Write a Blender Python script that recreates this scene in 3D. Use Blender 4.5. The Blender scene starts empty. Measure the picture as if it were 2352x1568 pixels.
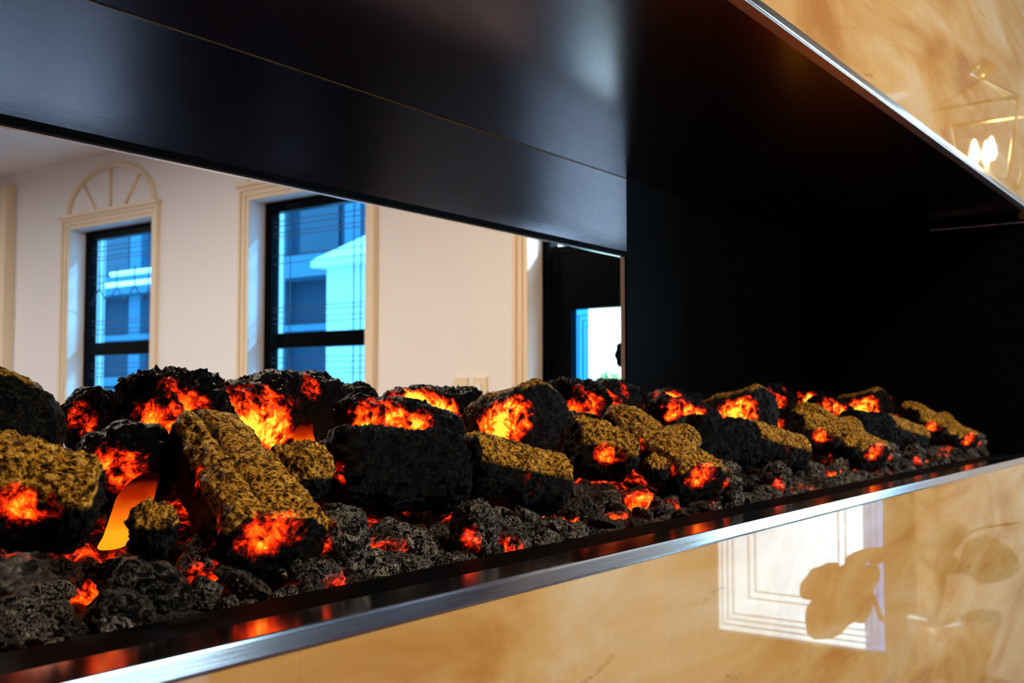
import bpy, bmesh, math, random
import numpy as np
from mathutils import Vector, Matrix

random.seed(7)
RNG = np.random.default_rng(11)
SC = bpy.context.scene
COL = SC.collection

# ------------------------------------------------------------------ camera
EYE = 1.15                     # camera height above the floor
FPX, CX, CY = 2420.0, 1176.0, 784.0
PITCH = math.atan(126 / FPX)
AZ = math.atan(1771 * math.cos(PITCH) / FPX)      # angle between view axis and the fireplace length
FWD = Vector((math.cos(AZ) * math.cos(PITCH), math.sin(AZ) * math.cos(PITCH), math.sin(PITCH)))
RGT = Vector((math.sin(AZ), -math.cos(AZ), 0))
UPV = RGT.cross(FWD)
CAM = Vector((0, 0, EYE))
cam_d = bpy.data.cameras.new('camera')
cam = bpy.data.objects.new('camera', cam_d)
COL.objects.link(cam)
cam.matrix_world = Matrix.Translation(CAM) @ Matrix((RGT, UPV, -FWD)).transposed().to_4x4()
cam_d.sensor_width = 36
cam_d.lens = FPX / 2352 * 36
cam_d.clip_start = 0.01
cam_d.dof.use_dof = True
cam_d.dof.focus_distance = 0.78
cam_d.dof.aperture_fstop = 15
SC.camera = cam

# ------------------------------------------------------------------ world, exposure
w = bpy.data.worlds.new('sky')
SC.world = w
w.use_nodes = True
bg = w.node_tree.nodes['Background']
bg.inputs[0].default_value = (0.72, 0.86, 1.0, 1)
bg.inputs[1].default_value = 9.0
sun_d = bpy.data.lights.new('sun_offscreen', 'SUN')
sun_d.energy = 7.0
sun_d.angle = 0.06
sun_d.color = (1.0, 0.97, 0.92)
sun = bpy.data.objects.new('sun_offscreen', sun_d)
COL.objects.link(sun)
sun.location = (8, -3, 6)
sun.rotation_euler = Vector((-0.55, 0.62, -0.56)).to_track_quat('-Z', 'Y').to_euler()
SC.view_settings.view_transform = 'Standard'
SC.view_settings.look = 'None'
SC.view_settings.gamma = 1
SC.view_settings.exposure = 0.0
SC.view_settings.use_curve_mapping = False

# ------------------------------------------------------------------ geometry constants
Y0 = 0.40          # near stone face
Y1 = 0.873         # inner face of the far side
Y2 = 0.881         # far stone face
ZB = EYE - 0.1147   # sill height of the opening
ZC = EYE + 0.3625   # inside ceiling of the fire box
ZH = EYE + 0.231   # underside of the far header
XE = 2.342          # black end panel
XJ = 1.517         # end of the far opening
XL = -0.95         # other end of the box
XJL = -0.45
XW = 4.2           # window wall
XF = 4.315         # recessed frames
CEIL = EYE + 1.685


def ray(u, v):
    return FWD * FPX + RGT * (u - CX) + UPV * (CY - v)


def P(u, v, y):
    """point of the picture ray at depth plane y"""
    d = ray(u, v)
    return CAM + d * (y / d.y)


def PM(u, v, d):
    """point seen mirrored in the stone face, at view depth d"""
    p = CAM + ray(u, v) * (d / FPX)
    return Vector((p.x, 2 * Y0 - p.y, p.z))


def PX(u, x):
    """y on plane x seen at column u (horizon row)"""
    d = ray(u, 910)
    return d.y * x / d.x


# ------------------------------------------------------------------ noise
PERM = np.arange(256)
np.random.default_rng(3).shuffle(PERM)
PERM = np.concatenate([PERM, PERM, PERM])
GRAD = np.random.default_rng(5).normal(size=(256, 3))
GRAD /= np.linalg.norm(GRAD, axis=1)[:, None]


def perlin(p):
    p = np.asarray(p, float)
    i = np.floor(p).astype(int)
    f = p - i
    i &= 255
    t = f * f * f * (f * (f * 6 - 15) + 10)
    out = 0
    for dx in (0, 1):
        for dy in (0, 1):
            for dz in (0, 1):
                h = PERM[PERM[PERM[(i[:, 0] + dx) & 255] + ((i[:, 1] + dy) & 255)] + ((i[:, 2] + dz) & 255)]
                g = GRAD[h]
                dot = g[:, 0] * (f[:, 0] - dx) + g[:, 1] * (f[:, 1] - dy) + g[:, 2] * (f[:, 2] - dz)
                wx = t[:, 0] if dx else 1 - t[:, 0]
                wy = t[:, 1] if dy else 1 - t[:, 1]
                wz = t[:, 2] if dz else 1 - t[:, 2]
                out = out + dot * wx * wy * wz
    return out


def fbm(p, octv=4, ridge=False):
    a, s, o = 1.0, 1.0, 0
    for k in range(octv):
        n = perlin(p * s + k * 17.3)
        o = o + a * ((0.5 - np.abs(n) * 2) if ridge else n)
        a *= 0.5
        s *= 2.03
    return o


# ------------------------------------------------------------------ materials
MATS = {}


def nt(name):
    m = bpy.data.materials.new(name)
    m.use_nodes = True
    MATS[name] = m
    t = m.node_tree
    return m, t.nodes, t.links, t.nodes['Principled BSDF']


def simple(name, col, rough=0.5, metal=0.0, spec=0.5, bump=0.0, bscale=40, var=0.0, coat=0.0):
    m, n, l, b = nt(name)
    b.inputs['Base Color'].default_value = (*col, 1)
    b.inputs['Roughness'].default_value = rough
    b.inputs['Metallic'].default_value = metal
    b.inputs['Specular IOR Level'].default_value = spec
    b.inputs['Coat Weight'].default_value = coat
    if bump or var:
        tc = n.new('ShaderNodeTexCoord')
        nz = n.new('ShaderNodeTexNoise')
        nz.inputs['Scale'].default_value = bscale
        nz.inputs['Detail'].default_value = 4
        l.new(tc.outputs['Object'], nz.inputs['Vector'])
        if bump:
            bp = n.new('ShaderNodeBump')
            bp.inputs['Strength'].default_value = bump
            bp.inputs['Distance'].default_value = 0.005
            l.new(nz.outputs['Fac'], bp.inputs['Height'])
            l.new(bp.outputs['Normal'], b.inputs['Normal'])
        if var:
            mx = n.new('ShaderNodeMixRGB')
            mx.inputs[1].default_value = (*[c * (1 - var) for c in col], 1)
            mx.inputs[2].default_value = (*[min(1, c * (1 + var)) for c in col], 1)
            l.new(nz.outputs['Fac'], mx.inputs[0])
            l.new(mx.outputs[0], b.inputs['Base Color'])
    return m


def emit(name, col, s):
    m, n, l, b = nt(name)
    b.inputs['Base Color'].default_value = (*[c * 0.8 for c in col], 1)
    b.inputs['Emission Color'].default_value = (*col, 1)
    b.inputs['Emission Strength'].default_value = s
    return m


def tinted(name, col, gloss=0.012):
    m, n, l, b = nt(name)
    n.remove(b)
    o = n['Material Output']
    tr = n.new('ShaderNodeBsdfTransparent')
    tr.inputs[0].default_value = (*col, 1)
    gl = n.new('ShaderNodeBsdfGlossy')
    gl.inputs['Roughness'].default_value = 0.02
    mx = n.new('ShaderNodeMixShader')
    mx.inputs[0].default_value = gloss
    l.new(tr.outputs[0], mx.inputs[1])
    l.new(gl.outputs[0], mx.inputs[2])
    l.new(mx.outputs[0], o.inputs['Surface'])
    return m


def ramp(n, stops):
    r = n.new('ShaderNodeValToRGB')
    e = r.color_ramp.elements
    while len(e) < len(stops):
        e.new(0.5)
    for k, (p, c) in enumerate(stops):
        e[k].position = p
        e[k].color = (*c, 1) if len(c) == 3 else c
    return r


def mth(n, l, op, a, b=None, clamp=False):
    m = n.new('ShaderNodeMath')
    m.operation = op
    m.use_clamp = clamp
    for k, x in enumerate((a, b)):
        if x is None:
            continue
        if isinstance(x, (int, float)):
            m.inputs[k].default_value = x
        else:
            l.new(x, m.inputs[k])
    return m.outputs[0]


def noise(n, l, vec, scale, detail=5, rough=0.6, dist=0.0):
    z = n.new('ShaderNodeTexNoise')
    z.inputs['Scale'].default_value = scale
    z.inputs['Detail'].default_value = detail
    z.inputs['Roughness'].default_value = rough
    z.inputs['Distortion'].default_value = dist
    l.new(vec, z.inputs['Vector'])
    return z.outputs['Fac']


def ember_material(name, rnd=False):
    """charred resin log: black char, gold bark flakes, pale ash, glowing embers; reads the attributes glow, gold, ash"""
    m, n, l, b = nt(name)
    tc = n.new('ShaderNodeTexCoord')
    vec = tc.outputs['Object']
    if rnd:
        sc = n.new('ShaderNodeVectorMath')
        sc.operation = 'SCALE'
        sc.inputs['Scale'].default_value = 0.020
        l.new(vec, sc.inputs[0])
        vec = sc.outputs[0]
        oi = n.new('ShaderNodeObjectInfo')
        cmb = n.new('ShaderNodeCombineXYZ')
        r = mth(n, l, 'MULTIPLY', oi.outputs['Random'], 37.0)
        for k in range(3):
            l.new(r, cmb.inputs[k])
        add = n.new('ShaderNodeVectorMath')
        add.operation = 'ADD'
        l.new(vec, add.inputs[0])
        l.new(cmb.outputs[0], add.inputs[1])
        vec = add.outputs[0]

    def attr(a):
        x = n.new('ShaderNodeAttribute')
        x.attribute_name = a
        return x.outputs['Fac']
    glow, gold, ash = attr('glow'), attr('gold'), attr('ash')
    n1 = noise(n, l, vec, 62, 7, 0.68, 0.9)
    n2 = noise(n, l, vec, 330, 5, 0.7)
    n3 = noise(n, l, vec, 130, 6, 0.72, 0.8)
    n4 = noise(n, l, vec, 75, 6, 0.7, 1.6)
    # base colour
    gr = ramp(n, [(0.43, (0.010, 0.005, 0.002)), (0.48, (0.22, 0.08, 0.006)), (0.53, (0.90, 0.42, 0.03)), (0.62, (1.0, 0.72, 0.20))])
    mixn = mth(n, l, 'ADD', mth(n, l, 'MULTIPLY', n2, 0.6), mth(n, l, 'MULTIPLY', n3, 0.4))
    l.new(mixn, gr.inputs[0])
    # ash sits on sharp ridges and in dusty patches
    rid = mth(n, l, 'ABSOLUTE', mth(n, l, 'SUBTRACT', n4, 0.5))
    vein = ramp(n, [(0.0, (1, 1, 1)), (0.020, (0, 0, 0))])
    l.new(rid, vein.inputs[0])
    pat = ramp(n, [(0.55, (0, 0, 0)), (0.66, (1, 1, 1))])
    l.new(n3, pat.inputs[0])
    am = mth(n, l, 'MULTIPLY', ash, mth(n, l, 'MAXIMUM', mth(n, l, 'MULTIPLY', vein.outputs[0], 1.0), pat.outputs[0]))
    char = ramp(n, [(0.4, (0.0008, 0.0007, 0.0006)), (0.75, (0.005, 0.004, 0.0035))])
    l.new(n2, char.inputs[0])
    ma = n.new('ShaderNodeMixRGB')
    l.new(am, ma.inputs[0])
    l.new(char.outputs[0], ma.inputs[1])
    ma.inputs[2].default_value = (0.80, 0.68, 0.52, 1)
    mg = n.new('ShaderNodeMixRGB')
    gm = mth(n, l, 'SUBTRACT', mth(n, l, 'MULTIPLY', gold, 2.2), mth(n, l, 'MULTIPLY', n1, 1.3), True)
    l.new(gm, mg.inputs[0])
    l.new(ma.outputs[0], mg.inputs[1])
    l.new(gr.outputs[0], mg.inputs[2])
    l.new(mg.outputs[0], b.inputs['Base Color'])
    b.inputs['Roughness'].default_value = 0.30
    b.inputs['Specular IOR Level'].default_value = 0.10
    # embers: ragged, mottled with char
    k3 = mth(n, l, 'MULTIPLY', glow, 2.5, True)
    nn = mth(n, l, 'ADD', mth(n, l, 'MULTIPLY', mth(n, l, 'SUBTRACT', n1, 0.5), 2.0), mth(n, l, 'MULTIPLY', mth(n, l, 'SUBTRACT', n3, 0.5), 1.3))
    g = mth(n, l, 'ADD', mth(n, l, 'SUBTRACT', mth(n, l, 'MULTIPLY', glow, 0.70), 0.14), mth(n, l, 'MULTIPLY', nn, k3))
    er = ramp(n, [(0.06, (0, 0, 0)), (0.22, (0.10, 0.0015, 0.0)), (0.42, (0.80, 0.022, 0.002)), (0.66, (1.0, 0.15, 0.004)), (0.95, (1.0, 0.58, 0.04))])
    l.new(g, er.inputs[0])
    l.new(er.outputs[0], b.inputs['Emission Color'])
    b.inputs['Emission Strength'].default_value = 1.6
    bp = n.new('ShaderNodeBump')
    bp.inputs['Strength'].default_value = 1.0
    bp.inputs['Distance'].default_value = 0.004
    hh = mth(n, l, 'ADD', n2, mth(n, l, 'MULTIPLY', n3, 1.2))
    l.new(hh, bp.inputs['Height'])
    l.new(bp.outputs['Normal'], b.inputs['Normal'])
    return m


def onyx_material():
    m, n, l, b = nt('onyx')
    tc = n.new('ShaderNodeTexCoord')
    v = tc.outputs['Object']
    mp = n.new('ShaderNodeMapping')
    mp.inputs['Rotation'].default_value = (0, math.radians(28), 0)
    mp.inputs['Scale'].default_value = (1.2, 1.2, 4.2)
    l.new(v, mp.inputs[0])
    a = noise(n, l, mp.outputs[0], 2.2, 6, 0.55, 1.2)
    base = ramp(n, [(0.30, (0.54, 0.22, 0.045)), (0.44, (0.70, 0.37, 0.115)), (0.56, (0.78, 0.48, 0.19)), (0.74, (0.86, 0.65, 0.42))])
    l.new(a, base.inputs[0])
    sp = noise(n, l, mp.outputs[0], 7.5, 8, 0.72, 0.6)
    sr = ramp(n, [(0.62, (0, 0, 0)), (0.72, (1, 1, 1))])
    l.new(sp, sr.inputs[0])
    mx = n.new('ShaderNodeMixRGB')
    l.new(mth(n, l, 'MULTIPLY', sr.outputs[0], 0.75), mx.inputs[0])
    l.new(base.outputs[0], mx.inputs[1])
    mx.inputs[2].default_value = (0.42, 0.15, 0.02, 1)
    # fine upright grain
    mp2 = n.new('ShaderNodeMapping')
    mp2.inputs['Scale'].default_value = (420, 420, 6)
    l.new(v, mp2.inputs[0])
    gn = noise(n, l, mp2.outputs[0], 1.0, 2)
    mx2 = n.new('ShaderNodeMixRGB')
    mx2.blend_type = 'MULTIPLY'
    mx2.inputs[0].default_value = 0.22
    gr = ramp(n, [(0.3, (0.7, 0.7, 0.7)), (0.7, (1, 1, 1))])
    l.new(gn, gr.inputs[0])
    l.new(mx.outputs[0], mx2.inputs[1])
    l.new(gr.outputs[0], mx2.inputs[2])
    l.new(mx2.outputs[0], b.inputs['Base Color'])
    b.inputs['Roughness'].default_value = 0.02
    b.inputs['IOR'].default_value = 1.46
    return m


def brushed(name, col, rough, metal=1.0, spec=0.5, streak=0.12, axis=(6, 6, 900)):
    m, n, l, b = nt(name)
    tc = n.new('ShaderNodeTexCoord')
    mp = n.new('ShaderNodeMapping')
    mp.inputs['Scale'].default_value = axis
    l.new(tc.outputs['Object'], mp.inputs[0])
    f = noise(n, l, mp.outputs[0], 1.0, 3)
    r = mth(n, l, 'ADD', mth(n, l, 'MULTIPLY', f, streak), rough - streak * 0.5)
    l.new(r, b.inputs['Roughness'])
    b.inputs['Base Color'].default_value = (*col, 1)
    b.inputs['Metallic'].default_value = metal
    b.inputs['Specular IOR Level'].default_value = spec
    bp = n.new('ShaderNodeBump')
    bp.inputs['Strength'].default_value = 0.05
    bp.inputs['Distance'].default_value = 0.001
    l.new(f, bp.inputs['Height'])
    l.new(bp.outputs['Normal'], b.inputs['Normal'])
    return m


M_ONYX = onyx_material()
M_LOG = ember_material('charred_log')
M_COAL = ember_material('coal', True)
M_STEEL = brushed('polished_steel', (0.78, 0.76, 0.78), 0.14)
M_HOOD = brushed('black_steel', (0.125, 0.115, 0.14), 0.11, 1.0, 0.5, 0.06, (6, 700, 700))
M_HOODC = brushed('black_steel_ceiling', (0.20, 0.185, 0.20), 0.20, 1.0, 0.5, 0.06, (6, 700, 700))
M_DUSK = simple('dark_plum_paint', (0.035, 0.022, 0.030), 0.5)
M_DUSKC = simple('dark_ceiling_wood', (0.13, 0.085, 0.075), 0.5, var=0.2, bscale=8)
M_BLACK = simple('matt_black', (0.0008, 0.0008, 0.0008), 0.6, spec=0.06)
M_RETURN = brushed('satin_steel', (0.78, 0.74, 0.72), 0.34)
M_WALL = simple('wall_paint', (0.87, 0.85, 0.83), 0.75, bump=0.04, bscale=120, var=0.015)
M_CEIL = simple('ceiling_paint', (0.90, 0.88, 0.84), 0.8, bump=0.03, bscale=120)
M_TRIM = simple('trim_paint', (0.84, 0.70, 0.50), 0.4, var=0.02, bscale=15)
M_FRAME = simple('black_frame', (0.001, 0.001, 0.002), 0.3, spec=0.03)
M_GLASSB = tinted('blue_glass', (0.26, 0.54, 0.72))
M_GLASSC = tinted('clear_glass', (0.82, 0.95, 1.0))
M_GLASSS = tinted('bevel_glass', (0.10, 0.42, 0.66))
M_LEAD = simple('lead_line', (0.03, 0.06, 0.10), 0.5, metal=0.4)
M_FLOOR = simple('floor_wood', (0.075, 0.040, 0.045), 0.16, var=0.25, bscale=6)


# ------------------------------------------------------------------ mesh helpers
def link(o, parent=None):
    COL.objects.link(o)
    if parent is not None:
        o.parent = parent
    return o


def mesh(name, verts, faces, mat, parent=None, smooth=False):
    me = bpy.data.meshes.new(name)
    me.from_pydata([tuple(v) for v in verts], [], faces)
    me.materials.append(mat)
    if smooth:
        me.polygons.foreach_set('use_smooth', [True] * len(me.polygons))
    me.update()
    return link(bpy.data.objects.new(name, me), parent)


class MB:
    def __init__(s):
        s.v, s.f = [], []

    def box(s, x0, x1, y0, y1, z0, z1):
        k = len(s.v)
        for x in (x0, x1):
            for y in (y0, y1):
                for z in (z0, z1):
                    s.v.append((x, y, z))
        for f in ((0, 1, 3, 2), (4, 6, 7, 5), (0, 4, 5, 1), (2, 3, 7, 6), (0, 2, 6, 4), (1, 5, 7, 3)):
            s.f.append(tuple(k + i for i in f))
        return s

    def tube(s, pts, rad, seg=10, cap=True):
        pts = [Vector(p) for p in pts]
        n = len(pts)
        if not hasattr(rad, '__len__'):
            rad = [rad] * n
        k = len(s.v)
        ref = None
        for i, p in enumerate(pts):
            t = (pts[min(i + 1, n - 1)] - pts[max(i - 1, 0)]).normalized()
            if ref is None:
                ref = Vector((0, 0, 1)) if abs(t.z) < 0.9 else Vector((1, 0, 0))
            a = t.cross(ref).normalized()
            b = a.cross(t).normalized()
            ref = b
            for j in range(seg):
                th = 2 * math.pi * j / seg
                s.v.append(tuple(p + (a * math.cos(th) + b * math.sin(th)) * rad[i]))
        for i in range(n - 1):
            for j in range(seg):
                j2 = (j + 1) % seg
                s.f.append((k + i * seg + j, k + i * seg + j2, k + (i + 1) * seg + j2, k + (i + 1) * seg + j))
        if cap:
            s.f.append(tuple(k + j for j in range(seg))[::-1])
            s.f.append(tuple(k + (n - 1) * seg + j for j in range(seg)))
        return s

    def build(s, name, mat, parent=None, smooth=False, bevel=0.0):
        o = mesh(name, s.v, s.f, mat, parent, smooth)
        bm = bmesh.new()
        bm.from_mesh(o.data)
        bmesh.ops.recalc_face_normals(bm, faces=bm.faces)
        if bevel:
            bmesh.ops.bevel(bm, geom=bm.edges[:], offset=bevel, segments=2, affect='EDGES', profile=0.7)
        bm.to_mesh(o.data)
        bm.free()
        return o


def box(name, x0, x1, y0, y1, z0, z1, mat, parent=None, bevel=0.0):
    return MB().box(x0, x1, y0, y1, z0, z1).build(name, mat, parent, bevel=bevel)


def empty(name, loc=(0, 0, 0)):
    o = bpy.data.objects.new(name, None)
    o.location = loc
    o.empty_display_size = 0.05
    return link(o)


def keep(o, parent):
    """parent a mesh given in world coordinates under an Empty that stands elsewhere"""
    o.parent = parent
    o.matrix_parent_inverse = Matrix.Translation(-Vector(parent.location))
    return o


def tag(o, label=None, cat=None, group=None, kind=None):
    if label:
        o['label'] = label
    if cat:
        o['category'] = cat
    if group:
        o['group'] = group
    if kind:
        o['kind'] = kind
    return o


# ================================================================== THE SETTING
def wall_x(name, x0, x1, ya, yb, z0, z1, holes, mat):
    """wall slab between x0 and x1 with rectangular holes (y0,y1,z0,z1)"""
    ys = sorted({ya, yb, *[h[0] for h in holes], *[h[1] for h in holes]})
    zs = sorted({z0, z1, *[h[2] for h in holes], *[h[3] for h in holes]})
    mb = MB()
    for i in range(len(ys) - 1):
        run = None
        for j in range(len(zs) - 1):
            cy, cz = (ys[i] + ys[i + 1]) / 2, (zs[j] + zs[j + 1]) / 2
            if any(h[0] < cy < h[1] and h[2] < cz < h[3] for h in holes):
                continue
            mb.box(x0, x1, ys[i], ys[i + 1], zs[j], zs[j + 1])
    return tag(mb.build(name, mat), kind='structure')


W1 = (PX(345, XW), PX(155, XW))
W2 = (PX(840, XW), PX(570, XW))
D1 = (PX(1215, XW) - 0.92, PX(1215, XW))
D2 = (-1.42, -0.35)
WTOP = EYE + 1.19
WBOT = 0.45
DTOP = EYE + 1.19
YFAR, YNEAR, XLEFT = 11.0, -3.2, -2.6
CAB = (PX(28, XW) + 0.02, PX(28, XW) + 1.5)
wall_x('wall_right', XW, XW + 0.28, YNEAR, YFAR, 0, CEIL,
       [(*W1, WBOT, WTOP), (*W2, WBOT, WTOP), (*D1, 0.0, DTOP), (*D2, 0.0, DTOP)], M_WALL)
tag(box('floor', XLEFT, XW + 0.28, YNEAR, YFAR, -0.06, 0, M_FLOOR), kind='structure')
tag(box('ceiling', XLEFT, XW + .28, Y2 - 0.2, YFAR, CEIL, CEIL + 0.1, M_CEIL), kind='structure')
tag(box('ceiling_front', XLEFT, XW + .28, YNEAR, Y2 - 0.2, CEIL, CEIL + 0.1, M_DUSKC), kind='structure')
tag(box('wall_left', XLEFT - 0.1, XLEFT, YNEAR, YFAR, 0, CEIL, M_WALL), kind='structure')
tag(box('wall_back', XLEFT, XW, YFAR, YFAR + 0.1, 0, CEIL, M_WALL), kind='structure')
FX0, FX1, FZ1 = 2.25, 3.25, 2.3
mb = MB().box(XLEFT, FX0, YNEAR - 0.1, YNEAR, 0, CEIL).box(FX1, XW, YNEAR - 0.1, YNEAR, 0, CEIL).box(FX0, FX1, YNEAR - 0.1, YNEAR, FZ1, CEIL)
tag(mb.build('wall_front', M_DUSK), kind='structure')
w3 = empty('window_3_offscreen', ((FX0 + FX1) / 2, YNEAR, 0))
tag(w3, kind='structure')
mb = MB()
for a in ((FX0, FX0 + .06, 0, FZ1), (FX1 - .06, FX1, 0, FZ1), (FX0 + .06, FX1 - .06, FZ1 - .06, FZ1), (FX0 + .06, FX1 - .06, 0, .06)):
    mb.box(a[0], a[1], YNEAR - .08, YNEAR - .03, a[2], a[3])
keep(mb.build('window_frame', M_FRAME), w3)
keep(box('mullion', (FX0 + FX1) / 2 - .02, (FX0 + FX1) / 2 + .02, YNEAR - .075, YNEAR - .035, .06, FZ1 - .06, M_FRAME), w3)
for a, b in ((FX0 + .06, (FX0 + FX1) / 2 - .02), ((FX0 + FX1) / 2 + .02, FX1 - .06)):
    keep(box('pane', a, b, YNEAR - .06, YNEAR - .055, .06, FZ1 - .06, M_GLASSC), w3)

# the stone clad wall that holds the fire: near face slabs and far face slabs
wf = empty('wall_fireplace', (0, (Y0 + Y2) / 2, 0))
tag(wf, kind='structure')
OZ0, OZ1 = ZB - 0.0116, EYE + 0.3855
ZT = EYE + 0.3755      # underside of the head trim
for nm, args in (('slab', (XLEFT, XW, Y0, Y0 + 0.03, 0, OZ0)), ('slab', (XLEFT, XW, Y0, Y0 + 0.03, OZ1, CEIL)),
                 ('slab', (XLEFT, XL, Y0, Y0 + 0.03, OZ0, OZ1)), ('slab', (XE + 0.02, XW, Y0, Y0 + 0.03, OZ0, OZ1)),
                 ('slab', (XLEFT, XW, Y2 - 0.006, Y2 + 0.003, 0, OZ0)), ('slab', (XLEFT, XW, Y2 - 0.006, Y2 + 0.003, ZH + 0.012, CEIL)),
                 ('slab', (XLEFT, XJL, Y2 - 0.006, Y2 + 0.003, OZ0, ZH + 0.012)), ('slab', (XJ + 0.01, XW, Y2 - 0.006, Y2 + 0.003, OZ0, ZH + 0.012))):
    keep(box(nm, *args, M_ONYX), wf)


# ---- windows and doors of the right wall
def casing(parent, ya, yb, z0, z1, arch=True, sill=True):
    for k, (wd, dp, off) in enumerate(((0.022, 0.034, 0.058), (0.030, 0.022, 0.028), (0.028, 0.014, 0.0))):
        mb = MB()
        a, b = ya - off - wd, yb + off + wd
        t = z1 + off + wd
        mb.box(XW - dp, XW, a, a + wd, z0, t)
        mb.box(XW - dp, XW, b - wd, b, z0, t)
        mb.box(XW - dp, XW, a + wd, b - wd, t - wd, t)
        keep(mb.build('casing_moulding', M_TRIM, bevel=0.004), parent)
    t = z1 + 0.08
    keep(box('casing_cap', XW - 0.05, XW, ya - 0.095, yb + 0.095, t, t + 0.026, M_TRIM, bevel=0.005), parent)
    if arch:
        c, hw, rise = (ya + yb) / 2, (yb - ya) / 2 + 0.02, 0.30
        zb = t + 0.026
        mb = MB()
        pts = [(XW - 0.008, c - hw * math.cos(th), zb + rise * math.sin(th)) for th in np.linspace(0, math.pi, 33)]
        mb.tube(pts, 0.022, 8)
        keep(mb.build('arch_moulding', M_TRIM, smooth=True), parent)
        for dx in (-0.30, 0, 0.30):
            top = math.sqrt(max(0, 1 - (1.6 * dx / (2 * hw)) ** 2)) * rise
            mb = MB().tube([(XW - 0.006, c + dx * 0.55, zb), (XW - 0.006, c + dx * 1.15, zb + top * (0.97 if dx == 0 else 0.84))], 0.012, 8)
            keep(mb.build('arch_spoke', M_TRIM, smooth=True), parent)


def strip(name, parent, y0, y1, z0, z1, mat=None, x=None):
    x = XF + 0.012 if x is None else x
    return keep(box(name, x - 0.005, x + 0.001, y0, y1, z0, z1, mat or M_LEAD), parent)


def window(name, ya, yb):
    o = empty(name, (XW, (ya + yb) / 2, WBOT))
    tag(o, kind='structure')
    casing(o, ya, yb, WBOT, WTOP)
    keep(box('window_sill', XW - 0.06, XF, ya - 0.1, yb + 0.1, WBOT - 0.04, WBOT, M_TRIM, bevel=0.006), o)
    fw = 0.065
    mb = MB()
    mb.box(XF, XF + 0.06, ya, ya + fw, WBOT, WTOP)
    mb.box(XF, XF + 0.06, yb - fw, yb, WBOT, WTOP)
    mb.box(XF, XF + 0.06, ya + fw, yb - fw, WTOP - fw, WTOP)
    mb.box(XF, XF + 0.06, ya + fw, yb - fw, WBOT, WBOT + fw)
    keep(mb.build('window_frame', M_FRAME), o)
    zr = EYE + 0.335
    keep(box('cross_rail', XF - 0.01, XF + 0.055, ya + fw, yb - fw, zr - 0.045, zr + 0.045, M_FRAME), o)
    for z0, z1 in ((zr + 0.045, WTOP - fw), (WBOT + fw, zr - 0.045)):
        keep(box('pane', XF + 0.014, XF + 0.022, ya + fw, yb - fw, z0, z1, M_GLASSB), o)
        # pale bevelled edge of the pane
        a, b = ya + fw, yb - fw
        for q in (0.10, 0.155):
            strip('lead_line', o, b - q - 0.004, b - q, z0, z1)
            strip('lead_line', o, a + q, a + q + 0.004, z0, z1)
        for q in (0.06, 0.09, 0.13, 0.155):
            strip('lead_line', o, a, b, z0 + q, z0 + q + 0.004)
            strip('lead_line', o, a, b, z1 - q, z1 - q + 0.004)
        if z1 - z0 > 0.5:
            for q in (0.27, 0.32):
                strip('lead_line', o, a, b, z1 - q, z1 - q + 0.004)
        if z0 > EYE and name == 'window_1':      # row of lead diamonds
            for k in range(4):
                c = a + (b - a) * (k + 0.5) / 4
                zc = z0 + 0.36
                r = (b - a) / 8
                for p, q in (((c - r, zc - r * .8), (c, zc + r * .3)), ((c, zc + r * .3), (c + r, zc - r * .8))):
                    mb = MB().tube([(XF + 0.010, p[0], p[1]), (XF + 0.010, q[0], q[1])], 0.004, 6)
                    keep(mb.build('lead_line', M_LEAD), o)
                mb = MB().tube([(XF + 0.010, c, zc + r * .3), (XF + 0.010, c, zc + r * 1.6)], 0.004, 6)
                keep(mb.build('lead_line', M_LEAD), o)
    return o


window('window_1', *W1)
window('window_2', *W2)


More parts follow.
